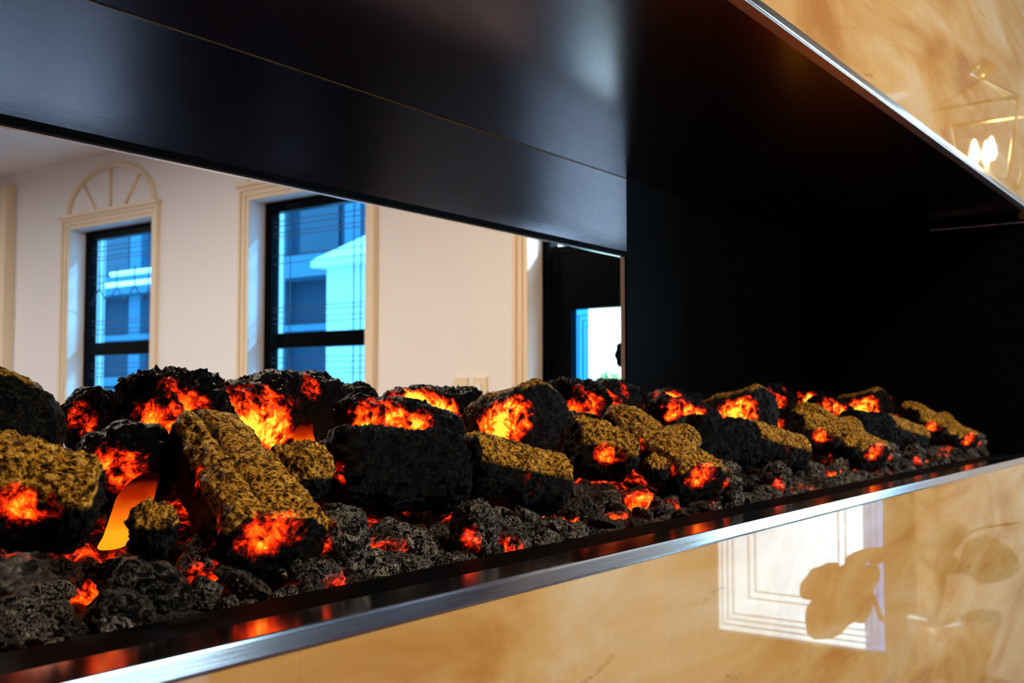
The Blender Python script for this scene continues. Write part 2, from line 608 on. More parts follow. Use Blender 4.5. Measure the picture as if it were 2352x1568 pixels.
def door(name, ya, yb, knocker=True):
    o = empty(name, (XW, (ya + yb) / 2, 0))
    tag(o, kind='structure')
    casing(o, ya, yb, 0, DTOP, arch=False)
    zt = EYE + 0.74
    mb = MB()
    mb.box(XF, XF + 0.07, ya, ya + 0.05, 0, DTOP)
    mb.box(XF, XF + 0.07, yb - 0.05, yb, 0, DTOP)
    mb.box(XF, XF + 0.07, ya + 0.05, yb - 0.05, DTOP - 0.05, DTOP)
    mb.box(XF, XF + 0.07, ya + 0.05, yb - 0.05, zt - 0.035, zt)
    keep(mb.build('door_frame', M_FRAME), o)
    keep(box('transom_pane', XF + 0.03, XF + 0.038, ya + 0.05, yb - 0.05, zt, DTOP - 0.05, M_GLASSC), o)
    st = 0.115
    g0, g1, gz0, gz1 = ya + 0.05 + st, yb - 0.05 - st, 0.12, EYE + 0.425
    mb = MB()
    mb.box(XF + 0.01, XF + 0.06, ya + 0.05, g0, 0.0, zt - 0.035)
    mb.box(XF + 0.01, XF + 0.06, g1, yb - 0.05, 0.0, zt - 0.035)
    mb.box(XF + 0.01, XF + 0.06, g0, g1, gz1, zt - 0.035)
    mb.box(XF + 0.01, XF + 0.06, g0, g1, 0.0, gz0)
    keep(mb.build('door_leaf', M_FRAME), o)
    e = 0.085
    keep(box('pane', XF + 0.03, XF + 0.038, g0, g1 - e, gz0, gz1, M_GLASSC), o)
    keep(box('pane', XF + 0.03, XF + 0.038, g1 - e, g1, gz0, gz1, M_GLASSS), o)
    for q in (0.03, 0.055, 0.08, 0.155, 0.185):
        x = XF + 0.028
        wd = 0.004
        strip('lead_line', o, g1 - q - wd, g1 - q, gz0 + q, gz1 - q, x=x)
        strip('lead_line', o, g0 + q, g0 + q + wd, gz0 + q, gz1 - q, x=x)
        strip('lead_line', o, g0 + q, g1 - q, gz1 - q - wd, gz1 - q, x=x)
        strip('lead_line', o, g0 + q, g1 - q, gz0 + q, gz0 + q + wd, x=x)
    if knocker:
        c = PX(1437, XF)
        zc = EYE + 0.195
        th = np.linspace(0, 2 * math.pi, 40, endpoint=False)
        for nm, s, x0, x1, mat in (('ornament', 1.0, XF - 0.02, XF + 0.03, M_FRAME), ('ornament_rim', 1.12, XF - 0.012, XF + 0.03, M_KNOB)):
            v, f = [], []
            for x in (x0, x1):
                for t in th:
                    r = s * (1 + 0.07 * math.cos(8 * t))
                    v.append((x, c + 0.045 * r * math.cos(t), zc + 0.062 * r * math.sin(t)))
            n = len(th)
            for k in range(n):
                f.append((k, (k + 1) % n, n + (k + 1) % n, n + k))
            f += [tuple(range(n))[::-1], tuple(range(n, 2 * n))]
            keep(mesh(nm, v, f, mat), o)
    return o


M_KNOB = simple('antique_brass', (0.45, 0.36, 0.22), 0.35, metal=0.8)
door('door_1', *D1)
door('door_2', *D2, knocker=False)

# light switches on the right wall
for u, key in ((1104, True), (1061, False)):
    c = PX(u, XW)
    s = empty('light_switch', (XW, c, EYE + 0.04))
    keep(box('plate', XW - 0.012, XW, c - 0.043, c + 0.043, EYE - 0.025, EYE + 0.098, M_TRIM, bevel=0.004), s)
    if key:
        keep(box('rocker', XW - 0.018, XW - 0.010, c - 0.014, c + 0.018, EYE - 0.005, EYE + 0.066, M_WALL, bevel=0.002), s)
        tag(s, 'cream light switch with a single tall rocker, beside the black door', 'switch')
    else:
        keep(box('rocker', XW - 0.018, XW - 0.010, c - 0.03, c + 0.03, EYE - 0.015, EYE + 0.03, M_WALL, bevel=0.002), s)
        tag(s, 'cream light switch plate nearer the tall window', 'switch')

# built-in glazed cabinet beyond the first window
ca = empty('glazed_cabinet', (XW - 0.05, (CAB[0] + CAB[1]) / 2, 0))
tag(ca, 'cream built-in cabinet with dark glass panes in a muntin grid', 'cabinet')
ct = EYE + 1.60
M_DARKP = simple('dark_pane', (0.02, 0.025, 0.02), 0.08)
keep(box('body', XW - 0.02, XW, *CAB, 0, ct, M_TRIM), ca)
mb = MB()
mb.box(XW - 0.075, XW - 0.02, CAB[0], CAB[0] + 0.09, 0, ct)
mb.box(XW - 0.075, XW - 0.02, CAB[1] - 0.09, CAB[1], 0, ct)
mb.box(XW - 0.075, XW - 0.02, CAB[0] + 0.09, CAB[1] - 0.09, ct - 0.1, ct)
mb.box(XW - 0.075, XW - 0.02, CAB[0] + 0.09, CAB[1] - 0.09, 0, 0.1)
keep(mb.build('face_frame', M_TRIM), ca)
for k in range(4):
    z1 = ct - 0.1 - k * 0.46
    for j in range(3):
        wd = (CAB[1] - CAB[0] - 0.18) / 3
        y = CAB[0] + 0.09 + j * wd
        keep(box('pane', XW - 0.05, XW - 0.021, y + 0.015, y + wd - 0.015, z1 - 0.43, z1, M_DARKP), ca)
    keep(box('muntin', XW - 0.068, XW - 0.021, CAB[0] + 0.09, CAB[1] - 0.09, z1 - 0.46, z1 - 0.43, M_CEIL), ca)

# ================================================================== OUTSIDE
M_GROUND = simple('paving', (0.55, 0.55, 0.53), 0.8, var=0.2, bscale=2)
M_OUTW = simple('white_render', (0.9, 0.9, 0.88), 0.8, var=0.03, bscale=3)
M_OUTB = simple('blue_grey_render', (0.010, 0.045, 0.085), 0.7, var=0.2, bscale=1.5)
M_OUTL = simple('pale_ledge', (0.07, 0.20, 0.29), 0.7)
M_OUTD = simple('dark_window_glass', (0.02, 0.06, 0.10), 0.1)
M_LEAFG = simple('garden_leaf', (0.10, 0.30, 0.08), 0.6, var=0.3, bscale=30)
mb = MB().box(XW + 0.28, 22, -12, 30, -0.25, -0.05).box(-12, XW + 0.28, -12, YNEAR - 0.1, -0.25, -0.05)
tag(mb.build('ground', M_GROUND), kind='structure')

wh = empty('garden_annex', (9.0, 6, 0))
tag(wh, 'low white rendered annex outside, beyond the tall window and black door', 'building')
yedge = PX(748, 8.2)
keep(box('wall', 8.2, 10.5, 3.2, yedge, -0.05, EYE + 1.5, M_OUTW), wh)
mb = MB()
k = 8.1
mb.v = [(8.05, 3.0, EYE + 1.5), (8.05, yedge + 0.1, EYE + 1.5), (10.7, yedge + 0.1, EYE + 2.7), (10.7, 3.0, EYE + 2.7),
        (8.05, 3.0, EYE + 1.42), (8.05, yedge + 0.1, EYE + 1.42), (10.7, yedge + 0.1, EYE + 1.42), (10.7, 3.0, EYE + 1.42)]
mb.f = [(0, 1, 2, 3), (4, 7, 6, 5), (0, 4, 5, 1), (1, 5, 6, 2), (2, 6, 7, 3), (3, 7, 4, 0)]
keep(mb.build('roof', M_OUTW), wh)

bl = empty('neighbour_house', (12.5, 16, 0))
tag(bl, 'blue-grey neighbouring house with ledges and columns, seen through the two windows', 'building')
keep(box('wall', 12.0, 15, 9, 27, -0.05, 9.0, M_OUTB), bl)
for z, t, d in ((1.35, 0.16, 0.25), (2.2, 0.10, 0.35), (3.05, 0.35, 0.5), (4.6, 0.2, 0.3)):
    keep(box('ledge', 12 - d, 12.0, 9, 27, z, z + t, M_OUTL), bl)
for y in np.arange(9.6, 26, 1.9):
    keep(box('column', 11.75, 12.0, y, y + 0.35, -0.05, 9, M_OUTL), bl)
for y in np.arange(10.3, 25.5, 1.9):
    for z in (0.5, 3.5):
        wn = keep(box('window', 11.96, 12.02, y, y + 0.9, z, z + 0.8 + (z > 1) * 0.3, M_OUTD), bl)
M_TUBE = emit('strip_lamp', (0.85, 0.92, 1.0), 9)
for k, (z, y0, y1) in enumerate(((3.15, 14.4, 19.5), (3.42, 13.2, 17.6))):
    t = MB().tube([(11.0 + k * .4, y0, z), (11.0 + k * .4, y1, z)], 0.045, 8).build('strip_light', M_TUBE, smooth=True)
    tag(t, 'long white strip light on the ' + ('lower' if k == 0 else 'upper') + ' eaves of the neighbouring house', 'lamp')
    keep(box('bracket', 11.0 + k * .4, 12.0, (y0 + y1) / 2, (y0 + y1) / 2 + 0.05, z - 0.01, z + 0.01, M_OUTL), bl)


def leaf_cloud(n, c, r, size):
    v, f = [], []
    for i in range(n):
        d = RNG.normal(size=3)
        d /= np.linalg.norm(d)
        p = np.array(c) + d * np.array(r) * RNG.uniform(0.5, 1) ** 0.5
        a = RNG.normal(size=3)
        a /= np.linalg.norm(a)
        b = np.cross(a, RNG.normal(size=3))
        b /= np.linalg.norm(b)
        k = len(v)
        v += [p - a * size, p + b * size * .45, p + a * size, p - b * size * .45]
        f.append((k, k + 1, k + 2, k + 3))
    return v, f


for k, (u, zc, s, x) in enumerate(((1418, EYE - 0.25, 0.40, 7.2), (1325, EYE - 0.32, 0.26, 6.0))):
    d = ray(u, 910)
    c = (x, d.y * x / d.x, zc)
    sh = empty('garden_shrub', (c[0], c[1], -0.05))
    tag(sh, ('taller' if k == 0 else 'smaller') + ' green leafy shrub outside the black glazed door', 'shrub')
    keep(mesh('foliage', *leaf_cloud(900, c, (s, s, s * 1.15), 0.05), M_LEAFG), sh)
    keep(MB().tube([(c[0], c[1], -0.05), (c[0], c[1], zc)], [0.03, 0.015]).build('trunk', M_FLOOR), sh)

# ================================================================== FIREPLACE
fp = empty('fireplace_insert', ((XL + XE) / 2, (Y0 + Y1) / 2, ZB - 0.06))
tag(fp, 'long black see-through electric fireplace set in polished onyx with steel trim', 'fireplace')


def fpart(name, *a, mat=M_BLACK, bevel=0.0, label=None):
    o = keep(box(name, *a, mat, bevel=bevel), fp)
    if label:
        o['label'] = label
    return o


hb = MB()
hb.v = [(XL, Y0 + .014, ZT), (XE, Y0 + .014, ZT), (XE, Y1, ZC), (XL, Y1, ZC), (XL, Y0 + .014, ZT + .02), (XE, Y0 + .014, ZT + .02), (XE, Y1, ZC + .03), (XL, Y1, ZC + .03)]
hb.f = [(0, 1, 2, 3), (4, 7, 6, 5), (0, 4, 5, 1), (1, 5, 6, 2), (2, 6, 7, 3), (3, 7, 4, 0)]
hd = keep(hb.build('hood_ceiling', M_HOODC), fp)
hd['label'] = 'glossy black ceiling of the fire box'
fpart('header_panel', XL, XJ, Y1, Y1 + 0.004, ZH + 0.008, ZC - 0.0012, mat=M_HOOD, label='glossy black inner header over the far opening')
fpart('header_lip', XL, XJ, Y1 - 0.004, Y1 + 0.004, ZH, ZH + 0.008)
fpart('back_panel', XJ, XE, Y1, Y1 + 0.004, ZB - 0.06, ZC)
fpart('back_panel', XL, XJL, Y1, Y1 + 0.004, ZB - 0.06, ZH)
fpart('end_panel', XE, XE + 0.02, Y0 + 0.012, Y1, ZB - 0.06, ZC - 0.0005)
fpart('end_panel', XL - 0.02, XL, Y0 + 0.012, Y1, ZB - 0.06, ZC - 0.0005)
fpart('burner_tray', XL, XE, Y0 + 0.03, Y1, ZB - 0.06, ZB - 0.03)
fpart('front_ledge', XL, XE, Y0 + 0.0316, Y0 + 0.072, ZB - 0.03, ZB - 0.001, bevel=0.002)
fpart('rear_ledge', XL, XE, Y1 - 0.045, Y1, ZB - 0.03, ZB - 0.001, bevel=0.002)
fpart('front_trim', XL, XE + 0.02, Y0 - 0.001, Y0 + 0.0316, OZ0, ZB, mat=M_STEEL, bevel=0.0018, label='polished steel strip along the front sill')
fpart('head_trim', XL, XE + 0.02, Y0 - 0.001, Y0 + 0.014, ZT + 0.001, OZ1, mat=M_STEEL, bevel=0.0012, label='polished steel strip along the head of the opening')
fpart('trim_return', XL, XE, Y0 + 0.0006, Y0 + 0.014, ZT - 0.0005, ZT + 0.001, mat=M_RETURN, label='satin steel underside of the head trim')
fpart('trim_return', XE - 0.003, XE, Y0 + 0.016, 0.60, EYE + 0.3542, EYE + 0.3556, mat=M_RETURN, label='thin steel edge at the head of the end panel')
fpart('far_trim', XL, XJ + 0.01, Y1 + 0.004, Y2 + 0.004, ZH, ZH + 0.012, mat=M_STEEL, bevel=0.001)
fpart('far_trim', XJ, XJ + 0.01, Y1 + 0.004, Y2 + 0.004, ZB, ZH, mat=M_TRIM)
fpart('far_trim', XJL - 0.01, XJL, Y1 + 0.004, Y2 + 0.004, ZB, ZH, mat=M_TRIM)
fpart('far_trim', XJL - 0.01, XJ + 0.01, Y1 - 0.004, Y2 + 0.004, OZ0, ZB, mat=M_STEEL)
for x in (XL - 0.02, XE + 0.0):
    fpart('side_trim', x, x + 0.02, Y0 - 0.001, Y0 + 0.0085, ZB, ZT, mat=M_STEEL)

# ------------------------------------------------------------------ ember bed
PERIOD = 0.585


def bed_z(x, y):
    t = np.clip((y - 0.472) / 0.14, 0, 1)
    b = np.clip((Y1 - 0.05 - y) / 0.10, 0, 1)
    h = 0.034 * np.minimum(t, b) ** 0.8
    h = h + 0.048 * np.exp(-((y - 0.70) / 0.055) ** 2)
    return ZB - 0.018 + h


def set_attr(o, **kw):
    for k, val in kw.items():
        a = o.data.attributes.new(k, 'FLOAT', 'POINT')
        a.data.foreach_set('value', np.asarray(val, np.float32))


nx, ny = 620, 90
gx, gy = np.meshgrid(np.linspace(XL + 0.03, XE - 0.035, nx), np.linspace(0.470, Y1 - 0.046, ny), indexing='ij')
p = np.stack([gx.ravel(), gy.ravel(), np.zeros(nx * ny)], 1)
z = bed_z(p[:, 0], p[:, 1]) + 0.010 * fbm(p * 45, 4, True) - 0.004 + 0.006 * fbm(p * 20, 2)
edge = np.clip(np.minimum(p[:, 1] - 0.470, Y1 - 0.046 - p[:, 1]) / 0.008, 0, 1)
p[:, 2] = (ZB - 0.026) * (1 - edge) + z * edge
idx = np.arange(nx * ny).reshape(nx, ny)
f = np.stack([idx[:-1, :-1], idx[1:, :-1], idx[1:, 1:], idx[:-1, 1:]], -1).reshape(-1, 4)
bed = mesh('ember_bed', p, f.tolist(), M_LOG, smooth=True)
gl = np.clip(fbm(p * 17 + 3.1, 3) * 2.2 + 0.05, 0, 1) * np.clip((p[:, 1] - 0.475) / 0.03, 0, 1)
gl = gl * 0.62 + 0.75 * np.clip((p[:, 1] - 0.60) / 0.04, 0, 1) * np.clip((0.80 - p[:, 1]) / 0.04, 0, 1) * np.clip(0.45 + 1.5 * fbm(p * 14 + 9, 3), 0, 1.4)
set_attr(bed, glow=gl, gold=np.zeros(len(p)), ash=np.full(len(p), 0.16))
tag(bed, 'crumbled black ash with red embers under the logs', 'ash', kind='stuff')


# ------------------------------------------------------------------ logs
def project(pts):
    q = np.asarray(pts) - np.array(CAM)
    d = q @ np.array(FWD)
    return CX + FPX * (q @ np.array(RGT)) / d, CY - FPX * (q @ np.array(UPV)) / d, d


def finish(o, pos, glow, gold, ash, dep):
    """turn glow blobs given on the seen surface into a stored ember mask"""
    u, v, d = project(pos)
    g = np.zeros(len(pos))
    for (bu, bv, br, st) in glow:
        near = np.hypot(u - bu, v - bv)
        cand = np.where(near < max(25, near.min() + 4))[0]
        c = cand[np.argmin(d[cand])]
        R = br * d[c] / FPX
        dist = np.linalg.norm(pos - pos[c], axis=1) / R
        g = np.maximum(g, st * np.clip(1.5 - dist, 0, 1))
    g = g * np.clip(1 - 0.55 * dep, 0.3, 1.5)
    set_attr(o, glow=g, gold=gold, ash=ash)
    return o


def log_mesh(name, p0, p1, s0, s1, n=2.6, up=(0, 0, 1), amp=0.006, glow=(), gold=0.0, ash=0.0, gold_cos=0.35, seed=0, taper=0.8, groove=0.0, bow=0.0):
    """split or round log from p0 to p1, half sizes s0=(width,height) and s1"""
    p0, p1 = np.array(p0), np.array(p1)
    ax = p1 - p0
    L = np.linalg.norm(ax)
    ax /= L
    upv = np.array(up, float)
    upv -= ax * upv.dot(ax)
    upv /= np.linalg.norm(upv)
    sd = np.cross(ax, upv)
    NS, NT = 110, 130
    caps = 12
    rows, faces = [], []
    S = []
    for k in range(caps):          # front cap from centre out
        S.append((0.0, (k + 0.5) / caps))
    for k in range(NS + 1):
        S.append((k / NS, 1.0))
    for k in range(caps):
        S.append((1.0, 1 - (k + 0.5) / caps))
    th = np.linspace(0, 2 * np.pi, NT, endpoint=False)
    ct, st = np.cos(th), np.sin(th)
    cx = np.sign(ct) * np.abs(ct) ** (2 / n)
    cy = np.sign(st) * np.abs(st) ** (2 / n)
    pos, nor, cap_m = [], [], []
    for s, q in S:
        wd = s0[0] + (s1[0] - s0[0]) * s
        ht = s0[1] + (s1[1] - s0[1]) * s
        rnd = 1.0
        if q == 1.0:
            e = min(s, 1 - s) * L / min(wd, ht)
            rnd = 1 - 0.13 * max(0, 1 - e / 0.25) ** 2
        off = np.array(upv) * bow * 4 * s * (1 - s)
        c = p0 + ax * (s * L) + off
        bulge = ax * (0.10 * min(wd, ht)) * (1 - q * q) * (-1 if s < 0.5 else 1) if q < 1 else 0
        q2 = q * (0.87 if q < 1 else 1)
        r = c + bulge + np.outer(cx * wd * q2 * rnd, sd) + np.outer(cy * ht * q2 * rnd, upv)
        pos.append(r)
        nn = np.outer(cx / wd, sd) + np.outer(cy / ht, upv)
        nn /= np.linalg.norm(nn, axis=1)[:, None]
        if q < 1:
            nn = nn * (q ** 2) + ax * (-1 if s < 0.5 else 1)
            nn /= np.linalg.norm(nn, axis=1)[:, None]
        nor.append(nn)
        cap_m.append(np.full(NT, q < 1))
    pos = np.concatenate(pos)
    nor = np.concatenate(nor)
    cap_m = np.concatenate(cap_m)
    loc = np.stack([(pos - p0) @ ax * 0.40, (pos - p0) @ sd, (pos - p0) @ upv], 1)
    iso = (pos - p0)
    disp = amp * 1.5 * fbm(iso * 22 + seed * 7.7, 2) + amp * 0.9 * fbm(loc * 70 + seed * 3.3, 4, True) + amp * 0.75 * fbm(iso * 170 + seed, 4)
    if groove:
        ang = (loc[:, 1] + 0.004 * fbm(iso * 40, 2))
        top = np.clip(nor @ upv, 0, 1)
        disp -= groove * np.exp(-((ang + 0.009) / 0.0026) ** 2) * top * (~cap_m)
    pos = pos + nor * disp[:, None]
    nr = len(S)
    for i in range(nr - 1):
        for j in range(NT):
            faces.append((i * NT + j, i * NT + (j + 1) % NT, (i + 1) * NT + (j + 1) % NT, (i + 1) * NT + j))
    faces.append(tuple(range(NT))[::-1])
    faces.append(tuple((nr - 1) * NT + j for j in range(NT)))
    base = Vector(tuple((p0 + p1) / 2)) 
    base.z = float(pos[:, 2].min())
    o = mesh(name, pos - np.array(base), faces, M_LOG, smooth=True)
    o.location = base
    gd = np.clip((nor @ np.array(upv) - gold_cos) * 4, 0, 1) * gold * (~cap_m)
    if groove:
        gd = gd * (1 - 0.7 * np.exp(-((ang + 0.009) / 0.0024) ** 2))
    return finish(o, pos, glow, gd, np.full(len(pos), ash), (disp - disp.mean()) / disp.std() * 0.6)


ICO = {}


def ico(sub):
    if sub not in ICO:
        bm = bmesh.new()
        bmesh.ops.create_icosphere(bm, subdivisions=sub, radius=1)
        bm.verts.ensure_lookup_table()
        ICO[sub] = (np.array([v.co for v in bm.verts]), [tuple(v.index for v in f.verts) for f in bm.faces])
        bm.free()
    return ICO[sub]


def rock_mesh(name, c, r, rot=0.0, amp=0.2, freq=1.6, glow=(), gold=0.0, ash=0.0, seed=0, sub=5, flat=0.0, mat=None, gold_cos=0.35):
    v, f = ico(sub)
    c = np.array(c)
    k = 1 + amp * 1.4 * fbm(v * freq + seed * 5.1, 2) + amp * 0.7 * fbm(v * freq * 3.2 + seed, 3, True) + amp * 0.25 * fbm(v * freq * 9 + seed, 4)
    q = v * k[:, None]
    if flat:
        q = np.sign(q) * np.abs(q) ** (1 - flat)
    R = np.array([[math.cos(rot), -math.sin(rot), 0], [math.sin(rot), math.cos(rot), 0], [0, 0, 1]])
    q = (q * np.array(r)) @ R.T
    pos = q + c
    base = Vector(tuple(c))
    base.z = float(pos[:, 2].min())
    o = mesh(name, pos - np.array(base), f, mat or M_LOG, smooth=True)
    o.location = base
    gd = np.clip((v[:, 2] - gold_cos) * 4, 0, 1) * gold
    return finish(o, pos, glow, gd, np.full(len(pos), ash), (k - k.mean()) / k.std() * 0.4)


PROTO = []        # (object, label, category, group, copies)


def proto(o, label, cat, group, ks):
    PROTO.append((o, label, cat, group, ks))


ALL = (-1, 0, 1, 2, 3)
UNIT = (0, 1, 2, 3)
# A: split log with flat gold bark, pointing to the front
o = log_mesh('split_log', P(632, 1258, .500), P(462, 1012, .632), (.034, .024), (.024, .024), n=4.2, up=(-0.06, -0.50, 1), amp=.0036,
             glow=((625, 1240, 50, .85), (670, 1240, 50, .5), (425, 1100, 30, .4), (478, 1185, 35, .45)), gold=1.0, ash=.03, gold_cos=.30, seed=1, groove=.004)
proto(o, 'split log with a flat gold-flecked top across the bed', 'log', 'split gold-topped logs', UNIT)
# B: glowing craggy block at the back
o = rock_mesh('ember_block', P(385, 968, .72), (.041, .048, .043), rot=.3, amp=.26, freq=1.5,
              glow=((440, 955, 45, 1.3), (395, 985, 45, 1.5), (345, 990, 40, 1.6), (370, 1035, 45, 1.7), (430, 900, 60, .75), (380, 930, 60, .6), (300, 940, 30, .45), (455, 905, 40, .6)), seed=2, sub=6)
proto(o, 'craggy black block glowing yellow below', 'ember block', 'craggy glowing blocks', UNIT)
# red stones between
o = rock_mesh('ember_stone', P(215, 965, .79), (.026, .03, .026), amp=.2, glow=((185, 945, 40, .5), (190, 985, 40, .6)), seed=3)
proto(o, 'small dark rounded stone with dull red side', 'stone', 'dark rear stones', UNIT)
o = rock_mesh('ember_stone', P(300, 1075, .66), (.036, .034, .030), amp=.22, glow=((250, 1050, 55, .62), (320, 1075, 60, .75), (270, 1100, 40, .7)), seed=4)
proto(o, 'low dark red glowing stone', 'stone', 'low red stones', UNIT)
# C: big back log glowing below
o = log_mesh('back_log', P(512, 980, .735), P(748, 935, .775), (.026, .034), (.031, .034), n=2.1, amp=.0045,
             glow=((600, 1010, 80, 1.5), (660, 1005, 70, 1.7), (560, 985, 90, 1.0), (640, 940, 80, .65), (560, 930, 70, .55), (730, 870, 35, .5), (700, 960, 50, .5)), seed=5, bow=.006)
proto(o, 'thick rear log, underside glowing orange', 'log', 'thick rear logs', ALL)
# D: stump
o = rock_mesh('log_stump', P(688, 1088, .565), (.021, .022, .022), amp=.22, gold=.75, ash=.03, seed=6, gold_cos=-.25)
proto(o, 'gold-flecked stump behind split log', 'stump', 'small gold-flecked stumps', UNIT)
# E: charred log
o = log_mesh('charred_log', P(770, 1075, .585), P(1030, 1082, .565), (.028, .031), (.030, .032), n=2.4, amp=.006, ash=.03,
             glow=((770, 1010, 30, .4), (755, 1080, 30, .45)), seed=7)
proto(o, 'dull black charred log without bark', 'log', 'black charred logs', UNIT)
# F, G, H
o = rock_mesh('ember_stone', P(825, 935, .79), (.020, .024, .025), amp=.2, glow=((820, 930, 30, .6), (825, 965, 30, .5)), seed=8)
proto(o, 'upright dark rear stone with red cracks', 'stone', 'upright rear stones', UNIT)
o = log_mesh('ember_log', P(800, 962, .675), P(1040, 992, .665), (.020, .019), (.018, .016), n=2.2, amp=.004,
             glow=((860, 975, 45, .95), (930, 980, 55, .9), (990, 985, 40, .8), (900, 945, 60, .5)), seed=9, bow=.006)
proto(o, 'slim log glowing red along its side', 'log', 'slim red-glowing logs', UNIT)
o = log_mesh('ember_log', P(905, 950, .765), P(1075, 938, .785), (.024, .024), (.025, .026), n=2.4, amp=.006,
             glow=((985, 950, 55, 1.6), (1035, 955, 55, 1.6), (960, 900, 60, .45), (1020, 895, 50, .4), (1060, 950, 30, 1.1)), seed=10)
proto(o, 'knobbly rear log with bright yellow patch', 'log', 'knobbly rear logs', UNIT)
# I: round log, sawn face to the front
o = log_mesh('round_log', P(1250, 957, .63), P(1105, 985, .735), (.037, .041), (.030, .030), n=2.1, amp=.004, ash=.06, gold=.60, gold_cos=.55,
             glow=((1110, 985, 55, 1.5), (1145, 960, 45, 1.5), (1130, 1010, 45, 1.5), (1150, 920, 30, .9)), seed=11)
proto(o, 'round sawn log with black cut face', 'log', 'round sawn logs', ALL)
# J: bark log with red end
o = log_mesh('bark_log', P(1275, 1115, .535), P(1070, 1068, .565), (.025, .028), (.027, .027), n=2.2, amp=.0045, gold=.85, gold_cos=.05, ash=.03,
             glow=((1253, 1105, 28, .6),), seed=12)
proto(o, 'gold-brown bark log with a red glowing cut end', 'log', 'bark logs with red ends', UNIT)
# N: gold slab log
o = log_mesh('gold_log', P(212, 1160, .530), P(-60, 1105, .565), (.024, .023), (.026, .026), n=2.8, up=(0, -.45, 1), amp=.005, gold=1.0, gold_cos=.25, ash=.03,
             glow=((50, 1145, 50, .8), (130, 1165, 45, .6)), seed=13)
proto(o, 'gold-crusted log with red embers under its crust', 'log', 'gold-crusted logs', UNIT)
# O: gold stump by the flame
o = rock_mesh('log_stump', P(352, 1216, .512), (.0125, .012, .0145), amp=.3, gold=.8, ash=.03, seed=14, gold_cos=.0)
proto(o, 'small dark stump with gold-flecked top', 'stump', 'small leaning stumps', UNIT)
# red stone right of J
o = rock_mesh('ember_stone', P(770, 1240, .497), (.022, .018, .022), amp=.25, ash=.8, glow=((760, 1240, 45, .5), (740, 1190, 30, .5)), seed=15, freq=1.3)
proto(o, 'ribbed ash-grey stone with dark red cracks', 'stone', 'ribbed ash-grey stones', UNIT)
o = rock_mesh('ember_stone', P(1090, 1215, .492), (.017, .015, .021), amp=.25, ash=.7, glow=((1085, 1220, 30, .7), (1105, 1260, 25, .75)), seed=16, freq=1.5)
proto(o, 'upright ash-crusted stone with red embers', 'stone', 'upright ash-crusted stones', UNIT)

LOGS = []
for o, label, cat, group, ks in PROTO:
    for k in ks:
        c = o if k == 0 else o.copy()
        if k != 0:
            COL.objects.link(c)
            c.location = o.location.copy()
            c.location.x += k * PERIOD
            if k > 0:
                c.rotation_euler.z = 0
        LOGS.append((c, k))
        lab = label
        if len(ks) > 1:
            lab = label + ', ' + ('nearest the black end panel' if k == 3 else ('second', 'third', 'fourth', 'fifth')[2 - k] + ' from the black end panel')
        tag(c, lab, cat, group)
# drop what would stick through the end panel
for c, k in list(LOGS):
    xs = [v[0] for v in c.bound_box]
    if c.location.x + max(xs) > XE - 0.012 or c.location.x + min(xs) < XL:
        LOGS.remove((c, k))
        bpy.data.objects.remove(c)

# ------------------------------------------------------------------ coals
COALS = []
for s in range(9):
    r = (random.uniform(1.5, 2.1), random.uniform(1.1, 1.5), random.uniform(.9, 1.4))
    v, f = ico(4)
    d = np.random.default_rng(s).normal(size=(11, 3))
    d /= np.linalg.norm(d, axis=1)[:, None]
    h = np.random.default_rng(s + 50).uniform(.35, .75, 11)
    k = np.ones(len(v))
    for a, b in zip(d, h):       # chip facets off a ball
        dt = v @ a
        k = np.where(dt > 0.05, np.minimum(k, b / np.maximum(dt, 0.05)), k)
    q = v * (k + 0.10 * fbm(v * 2.2 + s, 3, True) + 0.05 * fbm(v * 7 + s, 4, True))[:, None] * np.array(r)
    o = mesh('coal', q, f, M_COAL, smooth=False)
    kind = s % 3
    set_attr(o, glow=np.clip(0.75 - v[:, 2] * 0.7, 0, 1.2) * (0.0, 0.0, 0.8)[kind], gold=np.zeros(len(v)), ash=np.full(len(v), (1.0, 0.45, 0.6)[kind]))
    COALS.append(o.data)
    bpy.data.objects.remove(o)

FRONT = {'split_log': 'split log', 'gold_log': 'gold-crusted log', 'charred_log': 'charred log', 'bark_log': 'bark log'}
placed = []
tries = 0
while len(placed) < 298 and tries < 20000:
    tries += 1
    x = 0.14 + (XE - 0.19) * random.random() ** 1.45
    t = random.random()
    y = 0.478 + 0.075 * t ** 1.3
    s = random.choice((.006, .008, .0100, .0125, .015)) * (0.85 + 0.5 * random.random())
    if any((x - a) ** 2 + (y - b) ** 2 < (0.75 * (s + c)) ** 2 for a, b, c in placed):
        continue
    placed.append((x, y, s))
    ci = random.choice((0, 0, 0, 1, 1, 2)) + 3 * random.randrange(3)
    o = bpy.data.objects.new('coal', COALS[ci])
    o.location = (x, max(y, 0.472 + 1.25 * s), float(bed_z(x, y)) + s * 0.35 + 0.002)
    o.scale = (s, s, s)
    o.rotation_euler = (random.uniform(-.5, .5), random.uniform(-.5, .5), random.uniform(0, 6.28))
    link(o)
    near, nk = min(((c, kk) for c, kk in LOGS if c.name.split('.')[0] in FRONT), key=lambda e: (e[0].location.x - x) ** 2 + (e[0].location.y - y) ** 2)
    lab = '%s %s coal by the %s %s from the black end panel' % ('small' if s < .0105 else 'large', ('ash-dusted', 'black', 'red-glowing')[ci % 3],
                                                                 FRONT[near.name.split('.')[0]], ('first', 'second', 'third', 'fourth', 'fifth')[3 - nk])
    tag(o, lab, 'coal', ('ash-dusted coals', 'black coals', 'red-glowing coals')[ci % 3] + ' of the front strip')


